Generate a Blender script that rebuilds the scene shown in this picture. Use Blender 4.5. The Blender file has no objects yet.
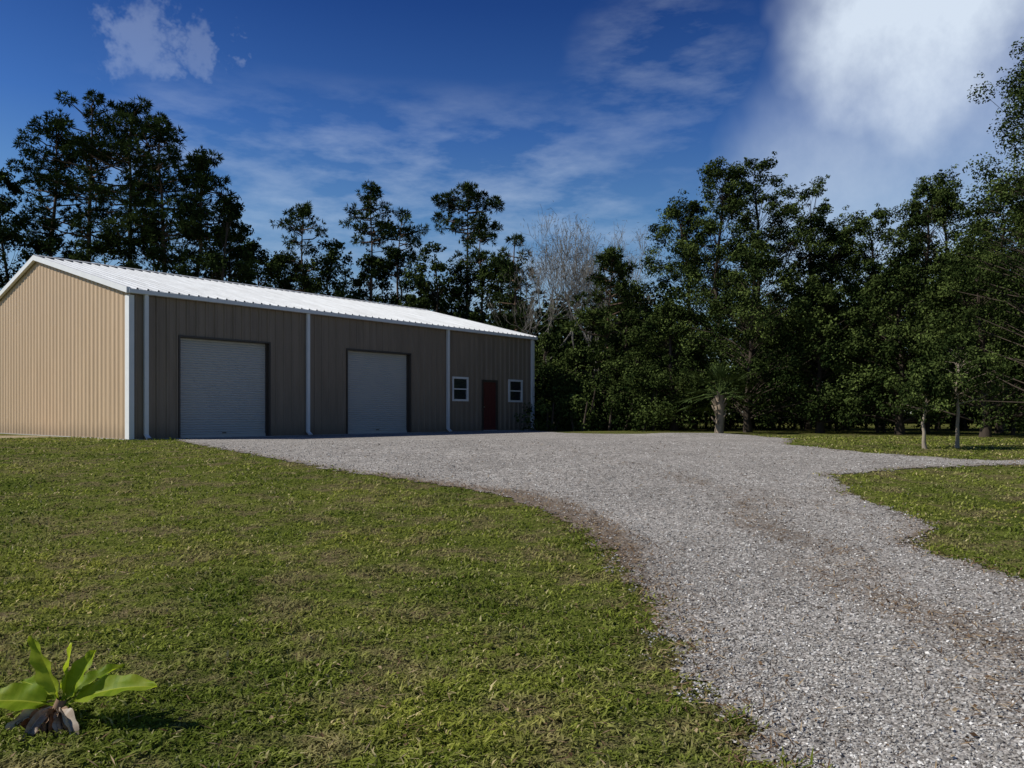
import bpy, math, numpy as np
from mathutils import Vector
scene=bpy.context.scene
R=np.random.default_rng(7)

# ------------------------------------------------------------------ helpers
def sstep(t):
    t=np.clip(t,0,1); return t*t*(3-2*t)
def terrain(x,y):
    x=np.asarray(x,float); y=np.asarray(y,float)
    s=sstep((y-3)/19)
    b=0.018*np.sin(x*0.9+1.3)*np.cos(y*0.75)+0.014*np.sin(x*0.47-y*0.6+2)
    return -0.85*(1-s)+b*(1-s)
class Geo:
    def __init__(s): s.v=[];s.q=[];s.m=[];s.t=[];s.n=0
    def add(s,v,q,mat=0,tint=0.5):
        v=np.asarray(v,float).reshape(-1,3); q=np.asarray(q,int).reshape(-1,4)
        s.v.append(v); s.q.append(q+s.n); s.n+=len(v)
        s.m.append(np.full(len(q),mat,int))
        s.t.append(np.broadcast_to(np.asarray(tint,float),(len(q),)).copy())
    def obj(s,name,mats,loc=(0,0,0),rot=(0,0,0),smooth=None,parent=None):
        v=np.concatenate(s.v);q=np.concatenate(s.q);m=np.concatenate(s.m);t=np.concatenate(s.t)
        me=bpy.data.meshes.new(name)
        me.vertices.add(len(v)); me.vertices.foreach_set("co",v.astype(np.float32).ravel())
        me.loops.add(len(q)*4); me.loops.foreach_set("vertex_index",q.astype(np.int32).ravel())
        me.polygons.add(len(q)); me.polygons.foreach_set("loop_start",np.arange(0,len(q)*4,4,dtype=np.int32))
        for mm in mats: me.materials.append(mm)
        me.polygons.foreach_set("material_index",m.astype(np.int32))
        if smooth is not None:
            sm=np.isin(m,smooth); me.polygons.foreach_set("use_smooth",sm)
        else: me.polygons.foreach_set("use_smooth",np.zeros(len(q),bool))
        me.update(calc_edges=True)
        a=me.attributes.new("tint",'FLOAT','FACE'); a.data.foreach_set("value",t.astype(np.float32))
        o=bpy.data.objects.new(name,me); scene.collection.objects.link(o)
        o.location=loc;o.rotation_euler=rot
        if parent: o.parent=parent
        return o
def tube(g,pts,rad,sides=6,mat=0,tint=0.5):
    pts=np.asarray(pts,float); n=len(pts)
    tan=np.gradient(pts,axis=0); tan/=np.linalg.norm(tan,axis=1)[:,None]+1e-9
    up=np.array([0.13,0.97,0.2]) if abs(tan[0][2])>0.6 else np.array([0,0,1.])
    a=np.cross(tan,up); a/=np.linalg.norm(a,axis=1)[:,None]+1e-9
    b=np.cross(tan,a)
    th=np.arange(sides)/sides*2*np.pi
    rad=np.asarray(rad,float)
    ring=pts[:,None,:]+rad[:,None,None]*(np.cos(th)[None,:,None]*a[:,None,:]+np.sin(th)[None,:,None]*b[:,None,:])
    idx=np.arange(n*sides).reshape(n,sides)
    q=np.stack([idx[:-1],np.roll(idx[:-1],-1,1),np.roll(idx[1:],-1,1),idx[1:]],-1).reshape(-1,4)
    g.add(ring.reshape(-1,3),q,mat,tint)
def rdir(rng,n):
    d=rng.normal(size=(n,3)); return d/np.linalg.norm(d,axis=1)[:,None]
def unit(a): return a/(np.linalg.norm(a,axis=-1,keepdims=True)+1e-9)
def leaves(g,c,nrm,L,W,rng,mat=1,tint=0.5,tdir=None):
    n=len(c)
    t=rdir(rng,n) if tdir is None else tdir
    b=unit(np.cross(nrm,t)); t=unit(np.cross(b,nrm))
    L=np.broadcast_to(L,(n,))[:,None]; W=np.broadcast_to(W,(n,))[:,None]
    v=np.stack([c-t*L/2,c+b*W/2+nrm*W*0.15,c+t*L/2,c-b*W/2+nrm*W*0.15],1)
    g.add(v.reshape(-1,3),np.arange(n*4).reshape(n,4),mat,tint)
def box(g,x0,x1,y0,y1,z0,z1,mat=0):
    v=[(x0,y0,z0),(x1,y0,z0),(x1,y1,z0),(x0,y1,z0),(x0,y0,z1),(x1,y0,z1),(x1,y1,z1),(x0,y1,z1)]
    g.add(v,[(0,3,2,1),(4,5,6,7),(0,1,5,4),(1,2,6,5),(2,3,7,6),(3,0,4,7)],mat)

# ------------------------------------------------------------------ material helpers
class M:
    def __init__(s,name):
        s.m=bpy.data.materials.new(name); s.m.use_nodes=True; s.nt=s.m.node_tree; s.nt.nodes.clear()
        s.out=s.n('ShaderNodeOutputMaterial')
    def n(s,t,**k):
        nd=s.nt.nodes.new(t)
        for a,b in k.items(): setattr(nd,a,b)
        return nd
    def l(s,a,b): s.nt.links.new(a,b)
    def noise(s,vec,scale,detail=4,rough=0.55,dist=0,out='Fac'):
        n=s.n('ShaderNodeTexNoise'); n.inputs['Scale'].default_value=scale;n.inputs['Detail'].default_value=detail
        n.inputs['Roughness'].default_value=rough;n.inputs['Distortion'].default_value=dist
        s.l(vec,n.inputs['Vector']); return n.outputs[out]
    def ramp(s,fac,stops):
        r=s.n('ShaderNodeValToRGB'); e=r.color_ramp.elements
        while len(e)<len(stops): e.new(0.5)
        for i,(p,c) in enumerate(stops): e[i].position=p; e[i].color=(*c,1) if len(c)==3 else c
        s.l(fac,r.inputs[0]); return r.outputs[0]
    def mix(s,f,a,b,bt='MIX'):
        m=s.n('ShaderNodeMix',data_type='RGBA',blend_type=bt)
        for i,x in ((0,f),(6,a),(7,b)):
            if hasattr(x,'links'): s.l(x,m.inputs[i])
            elif i==0: m.inputs[0].default_value=x
            else: m.inputs[i].default_value=(*x,1)
        return m.outputs[2]
    def math(s,op,a,b=0.0,clamp=False):
        m=s.n('ShaderNodeMath',operation=op,use_clamp=clamp)
        for i,x in enumerate((a,b)):
            if hasattr(x,'links'): s.l(x,m.inputs[i])
            else: m.inputs[i].default_value=x
        return m.outputs[0]
    def obj(s): return s.n('ShaderNodeTexCoord').outputs['Object']
    def attr(s,name): return s.n('ShaderNodeAttribute',attribute_name=name).outputs['Fac']
    def mapping(s,vec,scale,rot=(0,0,0)):
        m=s.n('ShaderNodeMapping'); m.inputs['Scale'].default_value=scale; m.inputs['Rotation'].default_value=rot
        s.l(vec,m.inputs['Vector']); return m.outputs[0]
    def diff(s,col,bump=None,bstr=.3,bdist=.01):
        p=s.n('ShaderNodeBsdfDiffuse')
        if hasattr(col,'links'): s.l(col,p.inputs[0])
        else: p.inputs[0].default_value=(*col,1)
        if bump is not None:
            b=s.n('ShaderNodeBump'); b.inputs['Strength'].default_value=bstr; b.inputs['Distance'].default_value=bdist
            s.l(bump,b.inputs['Height']); s.l(b.outputs[0],p.inputs['Normal'])
        return p.outputs[0]
    def bsdf(s,col,rough=0.6,metal=0,spec=0.5,bump=None,bstr=0.3,bdist=0.01):
        p=s.n('ShaderNodeBsdfPrincipled')
        if hasattr(col,'links'): s.l(col,p.inputs['Base Color'])
        else: p.inputs['Base Color'].default_value=(*col,1)
        if hasattr(rough,'links'): s.l(rough,p.inputs['Roughness'])
        else: p.inputs['Roughness'].default_value=rough
        p.inputs['Metallic'].default_value=metal; p.inputs['Specular IOR Level'].default_value=spec
        if bump is not None:
            b=s.n('ShaderNodeBump'); b.inputs['Strength'].default_value=bstr; b.inputs['Distance'].default_value=bdist
            s.l(bump,b.inputs['Height']); s.l(b.outputs[0],p.inputs['Normal'])
        return p.outputs[0]
    def done(s,sh): s.l(sh,s.out.inputs[0]); return s.m
def simple(name,col,rough=0.5,metal=0,var=0.15,scale=3,stretch=(1,1,1)):
    m=M(name); o=m.mapping(m.obj(),stretch); f=m.noise(o,scale,3,0.6)
    c=m.mix(f,tuple(x*(1-var) for x in col),tuple(min(1,x*(1+var)) for x in col))
    if rough>=.9: return m.done(m.diff(c))
    return m.done(m.bsdf(c,rough,metal,bump=f,bstr=0.1))
def leafmat(name,dark,light):
    m=M(name); t=m.attr("tint"); c=m.ramp(t,[(0,dark),(0.6,tuple(a*.6+b*.4 for a,b in zip(dark,light))),(1,light)])
    return m.done(m.diff(c))

bark=simple("bark",(0.06,0.048,0.038),0.9,var=0.5,scale=8,stretch=(1,1,.2))
bark_pine=simple("pine_bark",(0.13,0.09,0.065),0.9,var=0.5,scale=8,stretch=(1,1,.3))
bark_grey=simple("grey_bark",(0.15,0.14,0.125),0.9,var=0.35,scale=8,stretch=(1,1,.3))
bark_sap=simple("sapling_bark",(0.26,0.22,0.17),0.9,var=0.35,scale=8,stretch=(1,1,.3))
leaf_oak=leafmat("oak_leaves",(0.011,0.020,0.006),(0.105,0.140,0.038))
leaf_dark=leafmat("dark_leaves",(0.008,0.015,0.006),(0.058,0.082,0.022))
leaf_pine=leafmat("pine_needles",(0.012,0.022,0.008),(0.085,0.118,0.032))
leaf_light=leafmat("shrub_leaves",(0.04,0.065,0.012),(0.17,0.22,0.04))

# ------------------------------------------------------------------ driveway polygon
POLY=np.array([(1.6,-12),(1.35,0),(1.17,3.5),(1.12,4.35),(1.09,5.3),(1.10,6.6),(1.0,8.2),(.61,9.8),(-.18,11.7),(-1.5,12.9),(-3.4,14.4),
(-6.33,17.6),(-8.5,20.2),(-9.6,22.0),(-10.1,23.4),(1.1,36.4),(1.3,33),(2.0,30),(3.4,28.6),(7.8,28.2),(8.4,23),(7.0,19.6),(7.9,17.2),(9.5,15.9),
(14,15.9),(14,15.1),(9.5,15.1),(7.4,14.5),(5.7,13.7),(5.15,11.7),(5.2,10.4),(5.15,9.3),(4.35,8.5),(4.5,7.7),(4.75,7.0),(5.2,5.0),(5.4,0),(5.4,-12)])
def sdist(x,y):
    x=np.asarray(x,float);y=np.asarray(y,float)
    d=np.full(x.shape,1e9); ins=np.zeros(x.shape,bool)
    n=len(POLY)
    for i in range(n):
        ax,ay=POLY[i];bx,by=POLY[(i+1)%n]; ex,ey=bx-ax,by-ay
        t=np.clip(((x-ax)*ex+(y-ay)*ey)/(ex*ex+ey*ey),0,1)
        d=np.minimum(d,np.hypot(x-ax-t*ex,y-ay-t*ey))
        c=((ay>y)!=(by>y))&(x<(bx-ax)*(y-ay)/((by-ay) if by!=ay else 1e-9)+ax)
        ins^=c
    return np.where(ins,d,-d)
def wob(x,y):
    return 0.10*np.sin(x*3.1+y*2.3)+0.07*np.sin(x*7.3-y*5.9+1)+0.06*np.sin(y*11+x*4)
def litter_mask(x,y):
    cx=np.interp(y,[-12,3,5,7,9,12,16,24],[3.3,3.15,3.1,3.2,3.2,3.4,2.0,-1.0])
    a=np.exp(-((x-cx+.15*np.sin(y*2.1))/0.48)**2)*np.interp(y,[3,5,11,15,20],[1.,1,.9,.35,.1])
    a2=np.exp(-((x-cx-1.25+.1*np.sin(y*1.4))/0.30)**2)*np.interp(y,[3,5,11,15],[.8,.7,.5,0])
    b=np.exp(-((sdist(x,y)-.22)/.45)**2)*np.exp(-((y-10.1)/2.8)**2)*(x<3)
    e=.45*np.exp(-((sdist(x,y)-.05)/.22)**2)
    return np.clip(.62*a+.4*a2+1.3*b+e,0,1)
A=math.radians(49.3); ca,sa=math.cos(A),math.sin(A); BX,BY=-10.95,22.07; BL,BW=18.3,14.8
def in_building(x,y,m=0.0):
    u=(x-BX)*ca+(y-BY)*sa; v=-(x-BX)*sa+(y-BY)*ca
    return (u>-m)&(u<BL+m)&(v>-m)&(v<BW+m)

# ------------------------------------------------------------------ ground
def grid_obj(name,xs,ys,mats,dz=0,keep=None,extra=None):
    X,Y=np.meshgrid(xs,ys,indexing='xy'); Z=terrain(X,Y)+dz
    if name=="gravel_driveway":   # slight unevenness where spare gravel was raked out at the far edge
        for hx,hy,hr,hh in ((6.1,26.3,1.1,.07),(7.2,26.0,.9,.05),(5.0,26.6,.9,.05)):
            Z=Z+hh*np.exp(-(((X-hx)/hr)**2+((Y-hy)/.8)**2))
    idx=np.arange(X.size).reshape(X.shape)
    q=np.stack([idx[:-1,:-1],idx[:-1,1:],idx[1:,1:],idx[1:,:-1]],-1).reshape(-1,4)
    v=np.stack([X.ravel(),Y.ravel(),Z.ravel()],1)
    if keep is not None:
        k=keep(X,Y).ravel(); q=q[k[q].any(1)]
        used=np.unique(q); mp=-np.ones(len(v),int); mp[used]=np.arange(len(used)); v=v[used]; q=mp[q]
    g=Geo(); g.add(v,q); o=g.obj(name,mats,smooth=[0])
    for nm,fn in (extra or {}).items():
        a=o.data.attributes.new(nm,'FLOAT','POINT'); a.data.foreach_set("value",fn(v[:,0],v[:,1]).astype(np.float32))
    return o
far=lambda a,b,n:np.geomspace(a,b,n)
xs=np.concatenate([-far(45,900,14)[::-1],np.arange(-44.5,45,0.5),far(45,900,14)])
ys=np.concatenate([-far(16,500,10)[::-1],np.arange(-15.5,60,0.5),far(60,1500,14)])
m=M("lawn_ground"); o=m.obj()
f1=m.noise(o,0.35,3,0.6); f2=m.noise(o,1.7,4,0.7); f3=m.noise(o,45,2,0.7); f4=m.noise(o,9,3,0.7)
c=m.ramp(f1,[(0.3,(0.100,0.130,0.026)),(0.55,(0.18,0.20,0.048)),(0.75,(0.25,0.235,0.08))])
c=m.mix(m.ramp(f2,[(0.48,(0,0,0)),(0.62,(1,1,1))]),c,(0.21,0.17,0.09))
c=m.mix(m.ramp(f3,[(0.35,(0,0,0)),(0.65,(1,1,1))]),m.mix(1,c,(0.55,0.55,0.5),'MULTIPLY'),c)
c=m.mix(m.ramp(f4,[(0.35,(1,1,1)),(0.6,(0,0,0))]),c,m.mix(1,c,(0.55,0.57,0.55),'MULTIPLY'))
dv=m.n('ShaderNodeVectorMath',operation='DISTANCE'); m.l(o,dv.inputs[0]); dv.inputs[1].default_value=(-16.6,25.0,0)
sm=m.math('SUBTRACT',m.math('MULTIPLY',f4,3.5),m.math('MULTIPLY',dv.outputs['Value'],.8)); c=m.mix(m.math('MULTIPLY',sm,1.0,True),c,(0.36,0.30,0.20))
lawn=m.done(m.diff(c,m.math('ADD',f3,f4),.8,.04))
grid_obj("lawn_ground",xs,ys,[lawn])

m=M("gravel"); o=m.obj()
def vor(scale):
    v=m.n('ShaderNodeTexVoronoi'); v.inputs['Scale'].default_value=scale; m.l(o,v.inputs['Vector']); return v
v1=vor(46); v2=vor(90); v3=vor(14)
sp=m.n('ShaderNodeSeparateColor'); m.l(v1.outputs['Color'],sp.inputs[0])
sp2=m.n('ShaderNodeSeparateColor'); m.l(v2.outputs['Color'],sp2.inputs[0])
sp3=m.n('ShaderNodeSeparateColor'); m.l(v3.outputs['Color'],sp3.inputs[0])
st=[(0,(0.10,0.092,0.083)),(0.35,(0.26,0.246,0.226)),(0.7,(0.43,0.415,0.39)),(1,(0.70,0.68,0.65))]
c1=m.ramp(sp.outputs[0],st); c2=m.ramp(sp2.outputs[0],st)
c=m.mix(0.5,c1,c2)
c=m.mix(1,c,m.ramp(sp3.outputs[0],[(0,(.78,.78,.78)),(.7,(1,1,1)),(1,(1.28,1.28,1.28))]),'MULTIPLY')
crev=m.ramp(v1.outputs['Distance'],[(0.3,(1,1,1)),(0.8,(0.6,0.58,0.57))]); c=m.mix(1,c,crev,'MULTIPLY')
n1=m.noise(o,0.55,3,0.6); n2=m.noise(m.mapping(o,(1,0.5,1)),1.6,4,0.7); n3=m.noise(o,20,2,0.7)
edge=m.attr("edge"); lm=m.attr("litter")
lit=m.math('ADD',m.math('ADD',m.math('MULTIPLY',n2,1.2),m.math('MULTIPLY',n3,0.5)),m.math('MULTIPLY',lm,.55))
lit=m.math('MULTIPLY',m.math('SUBTRACT',lit,0.98),2.4,True)
c=m.mix(m.math('MULTIPLY',lit,0.78),c,m.mix(n3,(0.07,0.049,0.035),(0.22,0.165,0.115)))
c=m.mix(1,c,m.ramp(n1,[(0.3,(0.84,0.82,0.81)),(0.7,(1.12,1.1,1.09))]),'MULTIPLY')
h=m.math('SUBTRACT',m.math('MULTIPLY',n3,0.4),v1.outputs['Distance'])
p=m.diff(c,h,.6,.010)
n4=m.noise(o,3.5,4,0.75)
al=m.math('ADD',edge,m.math('MULTIPLY',m.math('SUBTRACT',n4,0.5),0.9))
al=m.math('GREATER_THAN',al,0.0)
tr=m.n('ShaderNodeBsdfTransparent'); mx=m.n('ShaderNodeMixShader'); m.l(al,mx.inputs[0]); m.l(tr.outputs[0],mx.inputs[1]); m.l(p,mx.inputs[2])
gravel=m.done(mx.outputs[0])
dxs=np.arange(-11,14.5,0.12); dys=np.arange(-12,37,0.12)
grid_obj("gravel_driveway",dxs,dys,[gravel],dz=0.012,keep=lambda X,Y:sdist(X,Y)>-0.35,extra={"edge":sdist,"litter":litter_mask})

m=M("stones"); t=m.attr("tint"); c=m.ramp(t,[(0,(0.10,0.088,0.08)),(0.35,(0.24,0.225,0.208)),(0.75,(0.42,0.405,0.38)),(1,(0.68,0.66,0.63))])
stonem=m.done(m.diff(c))
def polar(n,r0,r1,half,rng,pw=1.0):
    r=r0*(r1/r0)**(rng.random(n)**pw); th=rng.uniform(-half,half,n)
    return r*np.sin(th),r*np.cos(th),r
x,y,r=polar(220000,2.4,22,math.radians(42),R)
k=(sdist(x,y)+wob(x,y)*1.2-0.05+R.normal(size=len(x))*0.07>0)&~in_building(x,y,.1)
k&=R.random(len(x))<np.interp(r,[2,9,22],[1,.85,.15])*(1-.5*litter_mask(x,y)); x,y,r=x[k],y[k],r[k]
n=len(x); cube=np.array([(-1,-1,-1),(1,-1,-1),(1,1,-1),(-1,1,-1),(-1,-1,1),(1,-1,1),(1,1,1),(-1,1,1)],float)
cf=np.array([(0,3,2,1),(4,5,6,7),(0,1,5,4),(1,2,6,5),(2,3,7,6),(3,0,4,7)])
size=R.uniform(0.0030,0.0078,n)*(1+r*0.035)*np.where(R.random(n)<0.05,1.45,1)
loc=cube[None]*size[:,None,None]*R.uniform(0.6,1.2,(n,1,3))*R.uniform(0.6,1.1,(n,8,1))
a=unit(R.normal(size=(n,3)));b=unit(np.cross(a,R.normal(size=(n,3))));c3=np.cross(a,b)
loc=loc[...,0:1]*a[:,None]+loc[...,1:2]*b[:,None]+loc[...,2:3]*c3[:,None]
loc[...,2]*=0.7
ctr=np.stack([x,y,terrain(x,y)+0.012+size*0.3],1)
g=Geo(); g.add((loc+ctr[:,None]).reshape(-1,3),(cf[None]+np.arange(n)[:,None,None]*8).reshape(-1,4),0,np.repeat(np.clip(R.normal(0.5,0.25,n),0,1),6))
g.obj("gravel_stones",[stonem])

# grass
m=M("grass"); o=m.obj(); t=m.attr("tint")
c=m.ramp(t,[(0,(0.105,0.138,0.022)),(0.5,(0.235,0.275,0.046)),(0.85,(0.37,0.39,0.105)),(1,(0.58,0.50,0.27))])
f=m.noise(o,0.45,3,0.6); f2=m.noise(o,1.7,4,0.7); f5=m.noise(o,6.0,3,.6)
c=m.mix(1,c,m.ramp(f,[(0.3,(0.48,0.57,0.50)),(0.5,(1,1,1)),(0.7,(1.40,1.25,1.25))]),'MULTIPLY')
c=m.mix(m.ramp(f2,[(0.48,(0,0,0)),(0.62,(0.7,0.7,0.7))]),c,(0.36,0.30,0.15))
c=m.mix(1,c,m.ramp(f5,[(.35,(.64,.68,.62)),(.6,(1.12,1.12,1.1))]),'MULTIPLY')
tr=m.n('ShaderNodeBsdfTranslucent'); m.l(c,tr.inputs[0]); mx=m.n('ShaderNodeMixShader'); mx.inputs[0].default_value=0.4
m.l(m.diff(c),mx.inputs[1]); m.l(tr.outputs[0],mx.inputs[2]); grassm=m.done(mx.outputs[0])
x,y,r=polar(360000,2.4,28,math.radians(42),R)
k=(sdist(x,y)+wob(x,y)+R.normal(size=len(x))*0.10<0)&~in_building(x,y,0.05)
dens=0.5+0.5*np.sin(x*2.1+np.sin(y*1.7)*2)*np.cos(y*2.6+x)
dens2=0.5+0.5*np.sin(x*5.3+np.sin(y*4.1+1)*2)*np.cos(y*6.1-x*2)
k&=R.random(len(x))<0.28+0.4*dens+.32*dens2
k&=np.hypot(x+16.6,y-25)>1.8
x,y,r=x[k],y[k],r[k]; n=len(x); d2=dens2[k]
H=R.uniform(0.015,0.040,n)*(.55+.9*d2)*(1+r*0.015)*np.where(R.random(n)<0.015,1.8,1); W=R.uniform(0.0045,0.0095,n)*(1+r*0.14)
az=R.uniform(0,2*np.pi,n); side=np.stack([np.cos(az),np.sin(az),0*az],1); lean=np.stack([-np.sin(az),np.cos(az),0*az],1)*R.uniform(-1.5,1.5,n)[:,None]
lean+=R.normal(size=(n,3))*0.35; lean[:,2]=0
base=np.stack([x,y,terrain(x,y)-0.004],1); up=np.array([0,0,1.])
mid=base+up*(H*0.6)[:,None]+lean*(H*0.35)[:,None]; tip=base+up*(H*0.8)[:,None]+lean*(H*1.0)[:,None]
w=side*W[:,None]
v=np.stack([base-w*.5,base+w*.5,mid+w*.5,mid-w*.5,tip+w*.1,tip-w*.1],1).reshape(-1,3)
i=np.arange(n)[:,None]*6; q=np.concatenate([i+np.array([0,1,2,3]),i+np.array([3,2,4,5])],1).reshape(-1,4)
g=Geo(); g.add(v,q,0,np.repeat(np.clip(R.normal(0.45,0.24,n)+(R.random(n)<0.07)*0.5,0,1),2))
nw=1500; x,y,r=polar(nw,2.5,11,math.radians(42),R); k=(sdist(x,y)<-.15); x,y,r=x[k],y[k],r[k]; nl=7
kk=np.repeat(np.arange(len(x)),nl); aa=R.uniform(0,6.28,len(kk)); dd=unit(np.stack([np.cos(aa),np.sin(aa),R.uniform(.15,.9,len(kk))],1)); Ln=R.uniform(.03,.07,len(kk))
cc_=np.stack([x[kk],y[kk],terrain(x[kk],y[kk])+.012],1)+dd*Ln[:,None]*.5
leaves(g,cc_,unit(np.array([0,0,1.])+R.normal(size=(len(kk),3))*.3),Ln,R.uniform(.010,.02,len(kk)),R,0,np.clip(R.normal(.60,.15,len(kk)),0,.95),tdir=dd)
g.obj("grass",[grassm])

m=M("dry_litter"); t=m.attr("tint"); c=m.ramp(t,[(0,(0.05,0.03,0.018)),(0.6,(0.17,0.11,0.065)),(1,(0.34,0.26,0.16))]); litm=m.done(m.diff(c))
g=Geo()
x,y,r=polar(100000,2.4,20,math.radians(42),R); sd=sdist(x,y)
pr=0.035+0.25*np.exp(-((sd-0.10)/0.25)**2)*(np.sin(x*1.3+y*0.9)>-0.3)+0.65*litter_mask(x,y)*(sd>-.25)
k=(R.random(len(x))<pr)&~in_building(x,y,0.3); x,y,r=x[k],y[k],r[k]; n=len(x)
nr=unit(R.normal(size=(n,3))*0.35+up); fine=R.random(n)<0.8
leaves(g,np.stack([x,y,terrain(x,y)+0.024+R.random(n)*0.012],1),nr,np.where(fine,R.uniform(.05,.11,n),R.uniform(.02,.05,n)),np.where(fine,0.004*(1+r*.2),R.uniform(.012,.025,n)),R,0,R.random(n))
g.obj("fallen_leaves",[litm])

# ------------------------------------------------------------------ building
def siding(name,c0,c1,cd):
    tan=M(name); o=tan.obj(); f=tan.noise(tan.mapping(o,(1,1,.12)),3.0,4,0.65); f2=tan.noise(o,0.6,2)
    c=tan.mix(tan.ramp(f,[(.3,(0,0,0)),(.7,(1,1,1))]),c0,c1); sepz=tan.n('ShaderNodeSeparateXYZ'); tan.l(o,sepz.inputs[0])
    dirt=tan.math('SUBTRACT',tan.math('MULTIPLY',f,0.9),sepz.outputs[2]); c=tan.mix(tan.ramp(dirt,[(0,(0,0,0)),(0.5,(.7,.7,.7))]),c,cd)
    return tan.done(tan.bsdf(c,0.5,spec=0.3,bump=f2,bstr=0.15,bdist=0.02))
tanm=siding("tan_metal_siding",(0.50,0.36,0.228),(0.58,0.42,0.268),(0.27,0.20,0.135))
shadem=siding("shade_toned_metal_siding",(0.195,0.150,0.110),(0.265,0.206,0.153),(0.13,0.10,0.075))  # siding colour darkened so the front wall's shade is part of its base
m=M("white_metal_roof"); o=m.obj(); f=m.noise(m.mapping(o,(2.5,.25,.25)),2.0,5,0.7); c=m.mix(m.ramp(f,[(0.35,(0,0,0)),(0.7,(1,1,1))]),(0.38,0.39,0.40),(0.56,0.58,0.60)); roofm=m.done(m.bsdf(c,0.5,metal=0.0,spec=.3,bump=f,bstr=0.1))
whitem=simple("white_trim",(0.70,0.70,0.70),0.45,var=0.1)
brownm=simple("bronze_trim",(0.05,0.038,0.03),0.5)
doorm=simple("roll_up_door_metal",(0.44,0.43,0.405),0.5,var=0.06,scale=1.5)
redm=simple("red_door_paint",(0.10,0.022,0.02),0.45,var=0.1)
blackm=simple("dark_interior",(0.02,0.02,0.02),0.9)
concm=simple("concrete",(0.36,0.35,0.33),0.9,var=0.25,scale=6)
m=M("window_glass"); glassm=m.done(m.bsdf((0.02,0.025,0.03),0.06,spec=0.8))
chrome=simple("steel_knob",(0.5,0.5,0.5),0.3,metal=0.9)
root=bpy.data.objects.new("metal_garage_building",None); scene.collection.objects.link(root)
root.location=(BX,BY,0.02); root.rotation_euler=(0,0,A)
EA,RG=4.28,6.15
def prof(a,b,sp=0.305,d=0.032):
    pts=[]
    k=math.floor(a/sp)-1
    while k*sp<b+sp:
        c=k*sp+sp/2
        for dx,oo in ((-sp/2+.001,0),(-0.10,0),(-0.095,.006),(-0.075,.006),(-.07,0),(-0.040,0),(-0.016,d),(0.016,d),(0.040,0),(.07,0),(.075,.006),(.095,.006),(.10,0)): pts.append((c+dx,oo))
        k+=1
    P=np.array(pts); xs=[a]+[p for p in P[:,0] if a+1e-4<p<b-1e-4]+[b]
    return [(x,float(np.interp(x,P[:,0],P[:,1]))) for x in xs]
def panel(g,a,b,zl,zt,f,mat=0,d=.040):
    P=prof(a,b,d=d); v=[];q=[]
    for x,o in P:
        zb=zl(x) if callable(zl) else zl; ztt=zt(x) if callable(zt) else zt
        v+= [f(x,o,zb),f(x,o,ztt)]
    for i in range(len(P)-1): q.append((2*i,2*i+2,2*i+3,2*i+1))
    g.add(v,q,mat)
front=lambda x,o,z:(x,-o,z)
ops=[(1.46,4.46,0,3.05),(7.65,10.65,0,3.05),(12.98,13.88,1.29,2.25),(14.80,15.74,0,2.16),(16.55,17.45,1.29,2.25)]
g=Geo(); cur=0
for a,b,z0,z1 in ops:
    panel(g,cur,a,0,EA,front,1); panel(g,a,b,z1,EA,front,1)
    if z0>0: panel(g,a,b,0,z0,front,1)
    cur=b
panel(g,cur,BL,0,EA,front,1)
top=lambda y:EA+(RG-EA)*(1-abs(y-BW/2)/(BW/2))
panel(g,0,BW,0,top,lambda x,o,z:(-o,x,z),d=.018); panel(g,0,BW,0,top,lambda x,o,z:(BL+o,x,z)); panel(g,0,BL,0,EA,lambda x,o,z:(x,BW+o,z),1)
g.obj("walls",[tanm,shadem],parent=root)
g=Geo(); sl=(RG-EA)/(BW/2)
panel(g,-.12,BL+.12,0,1,lambda x,o,z:(x,-0.14 if z==0 else BW/2,(EA+.06-.14*sl if z==0 else RG+.06)+o),d=.045)
panel(g,-.12,BL+.12,0,1,lambda x,o,z:(x,BW+.14 if z==0 else BW/2,(EA+.06-.14*sl if z==0 else RG+.06)+o),d=.045)
v=[(-.14,BW/2-.25,RG+.115-.25*sl),(BL+.14,BW/2-.25,RG+.115-.25*sl),(BL+.14,BW/2,RG+.13),(-.14,BW/2,RG+.13),(BL+.14,BW/2+.25,RG+.115-.25*sl),(-.14,BW/2+.25,RG+.115-.25*sl)]
g.add(v,[(0,1,2,3),(3,2,4,5)])
g.obj("roof",[roofm],parent=root)
g=Geo()
box(g,-.1,BL+.1,-.2,-.052,EA-.10,EA+.015); box(g,-.1,BL+.1,BW+.052,BW+.2,EA-.13,EA+.015)
for xx0,xx1 in ((-.155,-.045),(BL+.045,BL+.155)):
    for y0,y1 in ((-.14,BW/2),(BW/2,BW+.14)):
        za=EA+(-.14*sl if y0<0 else RG-EA); zb=EA+(RG-EA if y0<0 else -.14*sl)
        v=[(xx0,y0,za-.07),(xx1,y0,za-.07),(xx1,y1,zb-.07),(xx0,y1,zb-.07),(xx0,y0,za+.10),(xx1,y0,za+.10),(xx1,y1,zb+.10),(xx0,y1,zb+.10)]
        g.add(v,[(0,3,2,1),(4,5,6,7),(0,1,5,4),(1,2,6,5),(2,3,7,6),(3,0,4,7)])
for cx in (0,BL):
    for cy in (0,BW):
        x0,x1=(-.05,.10) if cx==0 else (BL-.10,BL+.05); y0,y1=(-.05,.22) if cy==0 else (BW-.22,BW+.05)
        box(g,x0,x1,y0,y1,0,EA-.14)
g.obj("white_trim_and_gutter",[whitem],parent=root)
g=Geo()
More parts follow.
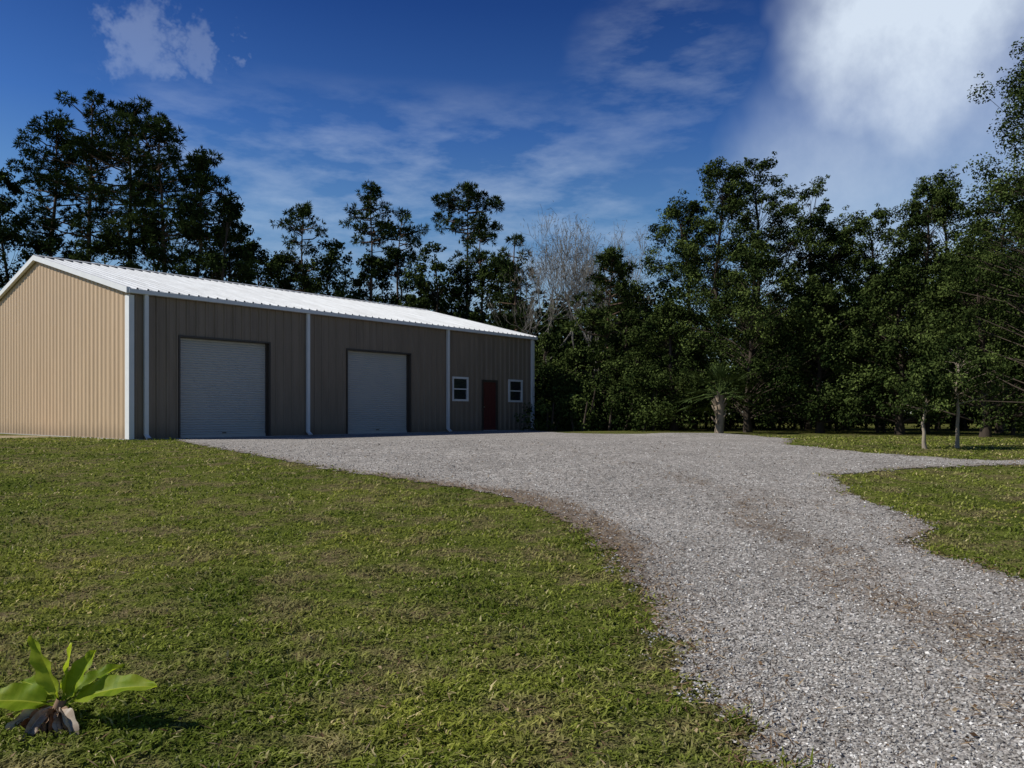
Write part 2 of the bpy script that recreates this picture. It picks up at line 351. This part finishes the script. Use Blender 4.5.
for s in (0.42,5.92,12.66,18.12):
    box(g,s-.055,s+.055,-.14,-.045,.12,EA-.10)
    g.add([(s-.055,-.14,.12),(s+.055,-.14,.12),(s+.055,-.045,.12),(s-.055,-.045,.12),(s-.055,-.3,.03),(s+.055,-.3,.03),(s+.055,-.24,-.02),(s-.055,-.24,-.02)],[(0,1,5,4),(1,2,6,5),(2,3,7,6),(3,0,4,7)])
g.obj("downspouts",[whitem],parent=root)
g=Geo(); gd=Geo()
for a,b,z0,z1 in ops[:2]:
    box(g,a-.05,a,-.045,.22,0,z1+.05); box(g,b,b+.05,-.045,.22,0,z1+.05); box(g,a,b,-.045,.22,z1,z1+.05)
    N=int((z1-.08)/.076*6); v=[];q=[]
    for i in range(N+1):
        z=.08+i*(z1-.08)/N; ph=(i%6)/6; o=.022*math.sin(ph*math.pi)
        v+=[(a+.03,.17-o,z),(b-.03,.17-o,z)]
    for i in range(N): q.append((2*i,2*i+1,2*i+3,2*i+2))
    gd.add(v,q,0); box(gd,a+.03,b-.03,.13,.19,.0,.085)
    box(gd,a,a+.035,.09,.2,0,z1,1); box(gd,b-.035,b,.09,.2,0,z1,1)
    box(gd,(a+b)/2-.06,(a+b)/2+.06,.105,.135,.12,.15,1)
g.obj("door_frames",[brownm],parent=root); gd.obj("roll_up_doors",[doorm,brownm],parent=root)
g=Geo()
for a,b,z0,z1 in (ops[2],ops[4]):
    t=.055
    box(g,a-.03,a+t,-.06,.06,z0-.03,z1+.03); box(g,b-t,b+.03,-.06,.06,z0-.03,z1+.03)
    box(g,a+t,b-t,-.06,.06,z0-.03,z0+t); box(g,a+t,b-t,-.06,.06,z1-t,z1+.03); box(g,a+t,b-t,-.04,.05,(z0+z1)/2-.025,(z0+z1)/2+.025)
    box(g,a+t,b-t,.0,.012,z0+t,(z0+z1)/2-.025,1); box(g,a+t,b-t,-.02,-.008,(z0+z1)/2+.025,z1-t,1)
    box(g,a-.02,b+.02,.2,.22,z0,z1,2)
g.obj("windows",[whitem,glassm,blackm],parent=root)
g=Geo(); a,b,z0,z1=ops[3]
box(g,a-.04,a+.05,-.05,.08,0,z1+.05,1); box(g,b-.05,b+.04,-.05,.08,0,z1+.05,1); box(g,a+.05,b-.05,-.05,.08,z1-.05,z1+.05,1)
box(g,a+.05,b-.05,.01,.05,.03,z1-.05,0)
for zz0,zz1 in ((.2,.9),(1.1,1.9)):
    for x0,x1 in ((a+.16,a+.42),(a+.52,a+.78)): box(g,x0,x1,-.004,.012,zz0,zz1,0)
box(g,a+.10,a+.14,-.05,.01,1.0,1.06,2); box(g,a+.05,b-.05,-.08,.05,0,.03,3)
g.obj("entry_door",[redm,brownm,chrome,concm],parent=root)
g=Geo(); box(g,-.06,BL+.06,-.06,BW+.06,-.5,-.0)
for a,b in ((1.3,4.6),(7.5,10.8)): box(g,a,b,-.5,-.062,-.3,.0)
box(g,14.6,15.95,-.9,-.062,-.3,.004)
g.obj("concrete_slab",[concm],parent=root)
g=Geo(); box(g,.2,BL-.2,.35,.37,.05,EA-.1); g.obj("interior_lining",[blackm],parent=root)

# ------------------------------------------------------------------ trees
def px(u,Y): return (u-512)/770*Y
def top(v,Y): return (414-v)/770*Y+0.745
def clump_leaves(g,rng,cs,cr,per,L,W,flat=0.75,mat=1,outw=0.7,ct=None):
    nC=len(cs); k=np.repeat(np.arange(nC),per); n=len(k)
    d=rdir(rng,n); rad=rng.random(n)**0.45
    off=d*(cr[k]*rad)[:,None]; off[:,2]*=flat
    nr=unit(d*outw+rdir(rng,n)*0.8+np.array([0,0,.35]))
    if ct is None: ct=rng.normal(0.42,0.26,nC)
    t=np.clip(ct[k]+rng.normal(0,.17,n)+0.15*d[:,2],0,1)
    leaves(g,cs[k]+off,nr,L*rng.uniform(.5,1.3,n),W*rng.uniform(.6,1.3,n),rng,mat,t)
def broadleaf(name,x,y,H,Rr,seed,base=0.12,nc=90,per=170,L=0.17,mats=None,tr=0.17,cr=(0.45,1.0),lean=0,pointy=0.6,limb=1.0):
    rng=np.random.default_rng(seed); g=Geo()
    z0=float(terrain(x,y))-0.05; ws=.011*H
    nT=9; tz=np.linspace(0,0.86*H,nT); wx=np.cumsum(rng.normal(0,ws,nT)); wy=np.cumsum(rng.normal(0,ws,nT)); wx-=wx[0];wy-=wy[0]
    tp=np.stack([wx+lean*tz/H,wy,tz],1); tube(g,tp,tr*(1-tz/H*.85)*np.where(tz==0,1.35,1),8)
    f=base+(1-base)*rng.random(nc)**0.85
    pf=np.sqrt(np.clip(1-((f-0.42)/0.60)**2,0.02,1)); pf=np.where(f>.42,pf**(1/pointy)*.9+.1*pf,pf)
    a=rng.uniform(0,2*np.pi,nc); ph=rng.uniform(0,6.28,3)
    lob=1+.22*np.sin(2*a+ph[0]+f*4)+.2*np.sin(3*a+ph[1]-f*7)
    rr=Rr*pf*lob*rng.uniform(0.25,1.0,nc)**0.6
    cc=rng.uniform(cr[0],cr[1],nc)*(1.1-.45*f)
    tx=np.interp(f*H,tz,tp[:,0]);ty=np.interp(f*H,tz,tp[:,1])
    cs=np.stack([tx+rr*np.cos(a),ty+rr*np.sin(a),f*H-cc*.6],1)
    for i in range(nc):
        fz=max(base*.5,f[i]-.10-.25*rr[i]/H)*H; fz=min(fz,.84*H)
        s=np.array([np.interp(fz,tz,tp[:,0]),np.interp(fz,tz,tp[:,1]),fz]); e=cs[i]
        mid=(s+e)/2+rng.normal(0,.12,3)*min(1,H/8)+np.array([0,0,.12])*min(1,H/8); r0=max(.02*min(1,H/6),tr*.32*(1-fz/H))*limb
        tube(g,[s,mid,e],[r0,r0*.6,.010*min(1,H/6)*limb],4)
    d=unit(rdir(rng,nc)+np.array([0,0,.5])); tips=cs+d*(cc*1.25)[:,None]
    clump_leaves(g,rng,cs,cc,per,L,L*.55)
    clump_leaves(g,rng,tips,cc*.35,max(6,per//9),L*.9,L*.5)
    return g.obj(name,mats or [bark,leaf_oak],loc=(x,y,z0),smooth=[0])
def pine(name,x,y,H,Rr,seed,base=0.55,nc=34,per=95,L=0.34,tr=0.2,cr=(0.55,1.05),mats=None,nn=14):
    rng=np.random.default_rng(seed); g=Geo(); z0=float(terrain(x,y))-0.05
    nT=10; tz=np.linspace(0,0.97*H,nT); wx=np.cumsum(rng.normal(0,.10,nT));wy=np.cumsum(rng.normal(0,.10,nT));wx-=wx[0];wy-=wy[0]
    tp=np.stack([wx,wy,tz],1); tube(g,tp,tr*(1-tz/H*.88),8)
    f=np.sort(base+(1-base)*rng.random(nc)**.8); f[-1]=.995
    q=(f-base)/(1-base); pf=np.sin(np.clip(q*.80+.16,0,1)*np.pi)**.6
    a=np.arange(nc)*2.4+rng.normal(0,.5,nc); rr=Rr*pf*rng.uniform(.25,1.05,nc); rr[-1]=.05
    cc=rng.uniform(cr[0],cr[1],nc)*(1.05-.3*q)
    cs=np.stack([np.interp(f*H,tz,tp[:,0])+rr*np.cos(a),np.interp(f*H,tz,tp[:,1])+rr*np.sin(a),f*H-cc*.35+rng.normal(0,.15,nc)],1)
    for i in range(nc):
        fz=min(max(f[i]*H-.25*rr[i]-.2,0),.95*H); s=np.array([np.interp(fz,tz,tp[:,0]),np.interp(fz,tz,tp[:,1]),fz])
        tube(g,[s,(s+cs[i])/2+np.array([0,0,-.1])+rng.normal(0,.1,3),cs[i]],[.07*(1.2-q[i]),.045,.015],5)
    for i in range(max(3,nc//7)):
        fz=rng.uniform(base*.6,base)*H; aa=rng.uniform(0,6.28); s=np.array([np.interp(fz,tz,tp[:,0]),np.interp(fz,tz,tp[:,1]),fz]); tube(g,[s,s+np.array([math.cos(aa),math.sin(aa),.15])*rng.uniform(.5,1.3)],[.03,.01],4)
    nC=nc; tn=per//9
    k=np.repeat(np.arange(nC),tn); d=rdir(rng,len(k)); tc=cs[k]+d*(cc[k]*rng.random(len(k))**.4)[:,None]*np.array([1,1,.55])
    kk=np.repeat(np.arange(len(k)),nn); dn=unit(rdir(rng,len(kk))+d[kk]*.7+np.array([0,0,.25]))
    Ln=L*rng.uniform(.6,1.15,len(kk)); c=tc[kk]+dn*Ln[:,None]*.5
    nr=unit(np.cross(dn,rdir(rng,len(kk))))
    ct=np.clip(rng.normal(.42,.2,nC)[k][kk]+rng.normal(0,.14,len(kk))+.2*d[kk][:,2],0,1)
    leaves(g,c,nr,Ln,L*.16,rng,1,ct,tdir=dn)
    return g.obj(name,mats or [bark_pine,leaf_pine],loc=(x,y,z0),smooth=[0])
def bare(name,x,y,H,seed,mats=None,spread=.5):
    rng=np.random.default_rng(seed); segs=[]; tips=[]
    def br(p,d,L,r,dep):
        n=4; pts=[p]; dd=d
        for i in range(n):
            dd=unit(dd+rng.normal(0,.12,3)+np.array([0,0,.10])); pts.append(pts[-1]+dd*L/n)
        segs.append((np.array(pts),np.linspace(r,r*.6,n+1),6 if dep<2 else 3))
        if dep>=6 or L<.2: tips.append(pts[-1]); return
        for j in range(3):
            t=rng.integers(2,n+1) if j else n
            nd=unit(dd+rng.normal(0,spread,3)+np.array([0,0,.35]))
            br(pts[t],nd,L*rng.uniform(.62,.85),r*.55 if j else r*.64,dep+1)
    br(np.zeros(3),np.array([0,0,1.]),H*.28,H*.009,0)
    tips=np.array(tips); s=H/np.percentile(tips[:,2],99.7); lx=np.percentile(np.abs(tips[:,0]-0),90); sx=min(s,H*.26/lx)
    mx_=np.median(tips[:,0]); my_=np.median(tips[:,1])
    g=Geo(); z0=float(terrain(x,y))-.05
    def tf(p):
        q=p.copy(); w=np.clip(q[:,2:3]/(H/s*.5),0,1); q[:,0:1]-=mx_*w; q[:,1:2]-=my_*w; return q*np.array([sx,sx,s])
    for p,r_,s_ in segs: tube(g,tf(p),np.maximum(r_,.008),s_)
    tips=tf(tips)
    k=rng.integers(0,len(tips),int(len(tips)*1.8)); c=tips[k]+rng.normal(0,.2,(len(k),3))
    dn=unit(np.array([0,0,-.3])+rng.normal(0,.9,c.shape)); leaves(g,c,unit(np.cross(dn,rdir(rng,len(c)))),rng.uniform(.15,.45,len(c)),.024,rng,1,rng.random(len(c)),tdir=dn)
    return g.obj(name,mats,loc=(x,y,z0),smooth=[0])
mossm=leafmat("dead_twigs",(0.09,0.085,0.07),(0.22,0.21,0.18))

for i,(u,Y,v,Rr) in enumerate([(86,48,98,3.3),(54,50,122,2.6),(128,47,104,2.9),(168,46,120,2.5),(196,46,150,2.1)]):
    pine("pine_tree",px(u,Y),Y,top(v,Y),Rr,100+i,base=.56,nc=54,per=140,L=.38,tr=.25,cr=(.55,1.05))
for i,(u,Y,v,Rr) in enumerate([(370,58,184,2.1),(463,58,184,2.6),(484,57,226,1.7),(304,55,202,2.2),(518,50,234,1.4),(398,60,212,2.2)]):
    pine("pine_tree",px(u,Y),Y,top(v,Y),Rr,130+i,base=[.76,.79,.70,.55,.45,.7][i],nc=[26,34,18,36,30,26][i],per=[110,150,100,100,100,100][i],L=.38,tr=.18,cr=(.45,.8))
for i,(u,Y,v,Rr) in enumerate([(8,48,170,4),(-28,44,178,4),(45,47,232,3.5),(100,46,232,4),(150,46,222,3.6),(207,45,192,2.8),(232,50,228,3),(262,53,238,3.2),(290,56,250,3),(338,56,236,3.2),(365,58,254,3.2),(402,57,248,3.4),(432,55,240,3),(470,57,256,3.2),(497,53,250,2.6),(520,54,290,2.4)]):
    broadleaf("oak_tree",px(u,Y),Y,top(v,Y),Rr,200+i,base=.1,nc=84,per=125,L=.22,mats=[bark,leaf_dark if i%3 else leaf_oak])
bare("bare_tree",px(580,43),43,top(208,43),301,[bark_grey,mossm])
bare("bare_tree",px(556,45),45,top(228,45),304,[bark_grey,mossm])
bare("bare_tree",px(606,47),47,top(232,47),306,[bark_grey,mossm])
pine("young_pine_tree",px(604,38),38,top(252,38),1.6,310,base=.12,nc=60,per=110,L=.34,tr=.11,cr=(.35,.65),mats=[bark_pine,leaf_oak])
for i,(u,Y,v,Rr) in enumerate([(575,37,345,2.2),(632,40,272,1.6),(640,36,345,2.3),(655,44,335,1.8),(540,42,330,1.6)]):
    broadleaf("young_oak_tree",px(u,Y),Y,top(v,Y),Rr,320+i,base=.03,nc=70,per=140,L=.14,mats=[bark,leaf_oak])
for i,(u,Y,v,Rr) in enumerate([(694,37,190,2.5),(722,35,158,2.7),(772,35,152,2.9),(808,37,178,2.6),(748,31,240,2.6),(845,35,225,2.2),(880,34,205,2.4),(925,33,178,2.4),(965,36,168,2.6),(900,28,262,2.4),(820,30,285,2.2),(1000,30,185,2.6),(675,34,300,1.8),(1040,33,170,3.2),(1100,30,150,3.4),(985,25,250,2.4)]):
    broadleaf("oak_tree",px(u,Y),Y,top(v,Y),Rr,400+i,base=.15,nc=122,per=190,L=.125,pointy=.75,cr=(.36,.78),tr=.15,limb=.8)
broadleaf("large_oak_tree",px(1078,20),20,top(-45,20),3.2,450,base=.12,nc=320,per=170,L=.09,tr=.2,cr=(.3,.65),limb=.6)
for i,(u,Y,v) in enumerate([(925,18.3,385),(957,18.5,352)]):
    broadleaf("sapling_tree",px(u,Y),Y,top(v,Y)+.6,1.0 if i else .7,470+i,base=.55,nc=50,per=110,L=.08,tr=.05,cr=(.22,.4),mats=[bark_sap,leaf_oak])

def mass(name,pts,hts,L,per,cr,mats,seed):
    rng=np.random.default_rng(seed); g=Geo(); cs=[];cc=[]
    for (x,y),h in zip(pts,hts):
        n=max(3,int(h*2.2)); f=rng.random(n)
        cs.append(np.stack([x+rng.normal(0,cr,n),y+rng.normal(0,cr,n),f*h],1)); cc.append(rng.uniform(.6,1.1,n)*cr)
        tube(g,[(x,y,-.1),(x+rng.normal(0,.3),y,h*.8)],[.08,.03],5)
    clump_leaves(g,rng,np.concatenate(cs),np.concatenate(cc),per,L,L*.6,flat=.9)
    return g.obj(name,mats,smooth=[0])
rng=np.random.default_rng(5)
n=58; u=rng.uniform(536,1130,n); Y=rng.uniform(36,44,n); mass("undergrowth",list(zip(px(u,Y),Y)),rng.uniform(1.5,4.2,n),.18,110,.8,[bark,leaf_dark],11)
n=26; u=rng.uniform(545,690,n); Y=rng.uniform(33.5,37,n); mass("shrubs",list(zip(px(u,Y),Y)),rng.uniform(1.0,2.6,n),.14,130,.6,[bark,leaf_oak],12)
n=200; th=rng.uniform(-.85,.9,n); rr=rng.uniform(66,84,n); mass("distant_trees",list(zip(rr*np.sin(th),rr*np.cos(th))),rng.uniform(7,12.0,n),.5,65,1.8,[bark,leaf_dark],13)
mass("light_green_shrubs",[(px(878,30),30),(px(885,31),31),(px(935,34),34),(px(1012,27),27.),(px(830,38),38),(px(660,36),36),(px(1000,34),34)],[1.9,1.5,1.6,1.2,1.8,1.6,1.4],.13,90,.4,[bark,leaf_light],14)

def palm(x,y,th,seed):
    rng=np.random.default_rng(seed); g=Geo(); z0=float(terrain(x,y))
    tz=np.linspace(0,th,8); tube(g,np.stack([.04*np.sin(tz*2),0*tz,tz],1),.17+.02*np.sin(tz*14),9,0)
    for i in range(40):
        z=rng.uniform(.1,th); a=rng.uniform(0,6.28); s=np.array([.15*math.cos(a),.15*math.sin(a),z]); tube(g,[s,s+np.array([math.cos(a)*.13,math.sin(a)*.13,.2])],[.04,.025],4,0)
    for i in range(26):
        a=i*2.4; el=rng.uniform(-.35,1.35); d=np.array([math.cos(a)*math.cos(el),math.sin(a)*math.cos(el),math.sin(el)])
        c=np.array([0,0,th]); e=c+d*rng.uniform(.7,1.1)-np.array([0,0,.12]); tube(g,[c,(c+e)/2+[0,0,.08],e],[.025,.02,.012],4,1,.6)
        sd=unit(np.cross(d,[0,0,1.])); nb=26; an=np.linspace(-1.5,1.5,nb); dd=unit(np.cos(an)[:,None]*d+np.sin(an)[:,None]*sd-np.array([0,0,.25])+rng.normal(0,.05,(nb,3)))
        Ln=rng.uniform(.55,.75,nb); leaves(g,e+dd*Ln[:,None]*.5,unit(np.cross(dd,np.cross([0,0,1.],dd)+.01)),Ln,.05,rng,1,np.clip(rng.normal(.6,.2,nb),0,1),tdir=dd)
    g.obj("cabbage_palm",[simple("palm_trunk",(0.26,0.21,0.16),.9,var=.4,scale=9),leafmat("palm_fronds",(0.03,0.05,0.015),(0.11,0.15,0.05))],loc=(x,y,z0),smooth=[0])
palm(px(719,29),29,1.45,21)

# ------------------------------------------------------------------ banana plant
rng=np.random.default_rng(3); g=Geo(); bx,by=-2.34,3.95; bz=float(terrain(bx,by))
def paddle(g,p0,d0,L,W,droop,mat,fold=.35,tint=.6,seed=0,face=None):
    r=np.random.default_rng(seed); n=22; pts=[np.array(p0,float)]; d=unit(np.array(d0,float)); dirs=[d]
    for i in range(n):
        d=unit(d+np.array([0,0,-droop/n])); pts.append(pts[-1]+d*L/n); dirs.append(d)
    pts=np.array(pts);dirs=np.array(dirs); t=np.linspace(0,1,n+1)
    w=W*.5*np.where(t<.20,.09,np.sin(np.clip((t-.18)/.82,0,1)**.62*np.pi)**.6+.03)
    fv=np.array(face if face is not None else (0,0,1.),float)
    side=unit(np.cross(dirs,fv)); nor=unit(np.cross(side,dirs))
    cols=[]; ks=[-1,-.66,-.33,-.05,.05,.33,.66,1]
    for k in ks:
        wave=.010*np.sin(t*23+k*3+seed)*abs(k)
        cols.append(pts+side*(w*k)[:,None]+nor*((abs(k)*w*fold)+wave)[:,None]-nor*(.006 if abs(k)<.1 else 0))
    V=np.stack(cols,1); nc=len(ks); idx=np.arange((n+1)*nc).reshape(n+1,nc)
    q=np.stack([idx[:-1,:-1],idx[:-1,1:],idx[1:,1:],idx[1:,:-1]],-1)
    tt=np.full((n,nc-1),tint)+r.normal(0,.06,(n,1)); tt[:,3]=.95
    g.add(V.reshape(-1,3),q.reshape(-1,4),mat,np.clip(tt.ravel(),0,1))
tube(g,[(0,0,-.03),(.01,0,.06),(.03,.0,.13)],[.04,.034,.024],10,0,.5)
c=(.03,0,.09)
for s,(d,L,W,dr,ti,fc) in enumerate([((.9,-.1,.50),.54,.14,.55,.70,(-.25,-.55,1)),((-.42,.05,1),.40,.12,.25,.85,(-.5,-1,.3)),((.42,.1,.95),.32,.12,.4,.7,(-.3,-.9,.5)),((.08,.1,1),.32,.065,.15,.9,(-.9,-.5,.3)),((-1,-.1,.32),.44,.16,.45,.6,(-.2,-.6,1)),((.6,.4,.75),.34,.10,.7,.4,(-.2,-.5,1)),((-.75,.35,.5),.34,.11,.6,.35,(-.2,-.6,1))]):
    paddle(g,c,d,L,W,dr,1,tint=ti,seed=s,face=fc)
for s in range(22):
    a=rng.uniform(1.8,5.8); paddle(g,(0,0,.08),(math.cos(a),math.sin(a),rng.uniform(-.1,.5)),rng.uniform(.2,.40),.055,2.0,2,fold=.7,tint=rng.random(),seed=20+s,face=(rng.uniform(-1,1),rng.uniform(-1,1),.6))
m=M("banana_leaf"); o=m.obj(); t=m.attr("tint"); f=m.noise(o,14,4)
c=m.ramp(t,[(0,(0.06,0.13,0.008)),(.6,(0.20,0.30,0.014)),(1,(0.44,0.50,0.05))]); c=m.mix(m.ramp(f,[(.5,(0,0,0)),(.8,(.5,.5,.5))]),c,(0.34,0.31,0.02))
p=m.bsdf(c,.5,spec=.12,bump=f,bstr=.2); tr=m.n('ShaderNodeBsdfTranslucent'); m.l(m.mix(.6,c,(0.48,0.58,0.02)),tr.inputs[0]); mx=m.n('ShaderNodeMixShader'); mx.inputs[0].default_value=.5; m.l(p,mx.inputs[1]); m.l(tr.outputs[0],mx.inputs[2]); banm=m.done(mx.outputs[0])
m=M("dry_leaf"); t=m.attr("tint"); dry=m.done(m.diff(m.ramp(t,[(0,(0.12,0.06,0.03)),(.6,(0.26,0.18,0.12)),(1,(0.50,0.45,0.38))])))
g.obj("banana_plant",[dry,banm,dry],loc=(bx,by,bz),smooth=[0,1,2])

# ------------------------------------------------------------------ light, sky, camera
tosun=Vector((-1.0,-0.12,0)).normalized()*math.cos(math.radians(42)); tosun.z=math.sin(math.radians(42))
ld=bpy.data.lights.new("sun",'SUN'); ld.energy=5.0; ld.angle=math.radians(.53); ld.color=(1,.96,.88)
lo=bpy.data.objects.new("sun",ld); scene.collection.objects.link(lo); lo.rotation_euler=tosun.to_track_quat('Z','Y').to_euler()
w=bpy.data.worlds.new("World"); scene.world=w; w.use_nodes=True; nt=w.node_tree; nt.nodes.clear()
W=M.__new__(M); W.nt=nt
sky=W.n('ShaderNodeTexSky',sky_type='NISHITA'); sky.sun_disc=False; sky.sun_elevation=math.radians(42); sky.sun_rotation=math.atan2(tosun.x,tosun.y)%(2*math.pi)
sky.air_density=1.0; sky.dust_density=.6; sky.ozone_density=3.0
dirv=W.n('ShaderNodeTexCoord').outputs['Generated']
sx=W.n('ShaderNodeSeparateXYZ'); W.l(dirv,sx.inputs[0])
deep=W.ramp(sx.outputs[2],[(0,(.92,.95,1)),(.14,(.92,1.0,1.04)),(.24,(.62,.90,1.12)),(.34,(.32,.60,1.04)),(.47,(.14,.33,.74)),(.8,(.26,.36,.56))])
skyc=W.mix(1,sky.outputs[0],deep,'MULTIPLY')
wn=W.noise(dirv,4.5,4,.6,0,'Color')
v1_=W.n('ShaderNodeVectorMath',operation='SUBTRACT'); W.l(wn,v1_.inputs[0]); v1_.inputs[1].default_value=(.5,.5,.5)
v2_=W.n('ShaderNodeVectorMath',operation='SCALE'); W.l(v1_.outputs[0],v2_.inputs[0]); v2_.inputs['Scale'].default_value=.20
v3_=W.n('ShaderNodeVectorMath',operation='ADD'); W.l(dirv,v3_.inputs[0]); W.l(v2_.outputs[0],v3_.inputs[1])
v4_=W.n('ShaderNodeVectorMath',operation='NORMALIZE'); W.l(v3_.outputs[0],v4_.inputs[0]); wd=v4_.outputs[0]
# fine warp for the small cloud puffs
wf=W.noise(dirv,26,4,.65,0,'Color')
f1_=W.n('ShaderNodeVectorMath',operation='SUBTRACT'); W.l(wf,f1_.inputs[0]); f1_.inputs[1].default_value=(.5,.5,.5)
f2_=W.n('ShaderNodeVectorMath',operation='MULTIPLY'); W.l(f1_.outputs[0],f2_.inputs[0]); f2_.inputs[1].default_value=(.16,.08,.08)
f3_=W.n('ShaderNodeVectorMath',operation='ADD'); W.l(dirv,f3_.inputs[0]); W.l(f2_.outputs[0],f3_.inputs[1])
f4_=W.n('ShaderNodeVectorMath',operation='NORMALIZE'); W.l(f3_.outputs[0],f4_.inputs[0]); wdf=f4_.outputs[0]
def dotmask(c,a,b,src=None):
    v=Vector(c).normalized(); d=W.n('ShaderNodeVectorMath',operation='DOT_PRODUCT'); W.l(src or dirv,d.inputs[0]); d.inputs[1].default_value=v
    mr=W.n('ShaderNodeMapRange',interpolation_type='SMOOTHSTEP'); W.l(d.outputs['Value'],mr.inputs[0]); mr.inputs[1].default_value=a; mr.inputs[2].default_value=b
    return mr.outputs[0]
def pd(u,v): return ((u-512)/770,1,(414-v)/770)
cl=W.math('MAXIMUM',dotmask(pd(910,35),.985,.9988,wd),W.math('MULTIPLY',dotmask(pd(985,110),.970,.998,wd),.62))
cl=W.math('MAXIMUM',cl,W.math('MULTIPLY',dotmask(pd(890,185),.975,.998,wd),.56))
nz=W.noise(W.mapping(dirv,(1,1,.8)),8,6,.62,0); nz2=W.noise(W.mapping(dirv,(3,3,10),(0.3,0.8,0.2)),2.4,6,.6,0)
big=W.math('MULTIPLY',cl,W.math('ADD',.26,W.math('MULTIPLY',nz,1.25)))
big=W.ramp(big,[(.02,(0,0,0)),(.30,(.20,.20,.20)),(.60,(.46,.46,.46)),(1.0,(.95,.95,.95))])
wis=W.ramp(nz2,[(.42,(0,0,0)),(.78,(1,1,1))])
low=W.ramp(sx.outputs[2],[(.10,(.5,.5,.5)),(.22,(1,1,1)),(.32,(.8,.8,.8)),(.40,(0,0,0))])
wm=W.math('MAXIMUM',dotmask(pd(440,180),.95,.992,wd),W.math('MULTIPLY',dotmask(pd(250,140),.975,.997,wd),.8))
wm=W.math('MAXIMUM',W.math('MULTIPLY',wm,low),W.math('MULTIPLY',dotmask(pd(665,85),.992,.9995,wd),.5))
wis=W.math('MULTIPLY',wis,W.math('MULTIPLY',wm,.42))
puff=W.math('MAXIMUM',dotmask(pd(146,38),.9988,.99985,wdf),W.math('MULTIPLY',dotmask(pd(207,46),.9994,.9999,wdf),.8))
cf_=W.math('MAXIMUM',W.math('MULTIPLY',big,.90),W.math('MAXIMUM',wis,W.math('MULTIPLY',puff,.16)),True)
col=W.mix(cf_,skyc,(8.6,9.7,11.0))
bg=W.n('ShaderNodeBackground'); bg.inputs[1].default_value=.09; W.l(col,bg.inputs[0]); ow=W.n('ShaderNodeOutputWorld'); W.l(bg.outputs[0],ow.inputs[0])

cd=bpy.data.cameras.new("camera"); cd.sensor_width=36; cd.lens=770/1024*36; cd.shift_y=30/1024; cd.clip_end=5000; cd.clip_start=.05
co=bpy.data.objects.new("camera",cd); scene.collection.objects.link(co); co.location=(0,0,.745); co.rotation_euler=(math.radians(90),0,0); scene.camera=co
scene.view_settings.view_transform='Standard'; scene.view_settings.look='None'; scene.view_settings.exposure=0
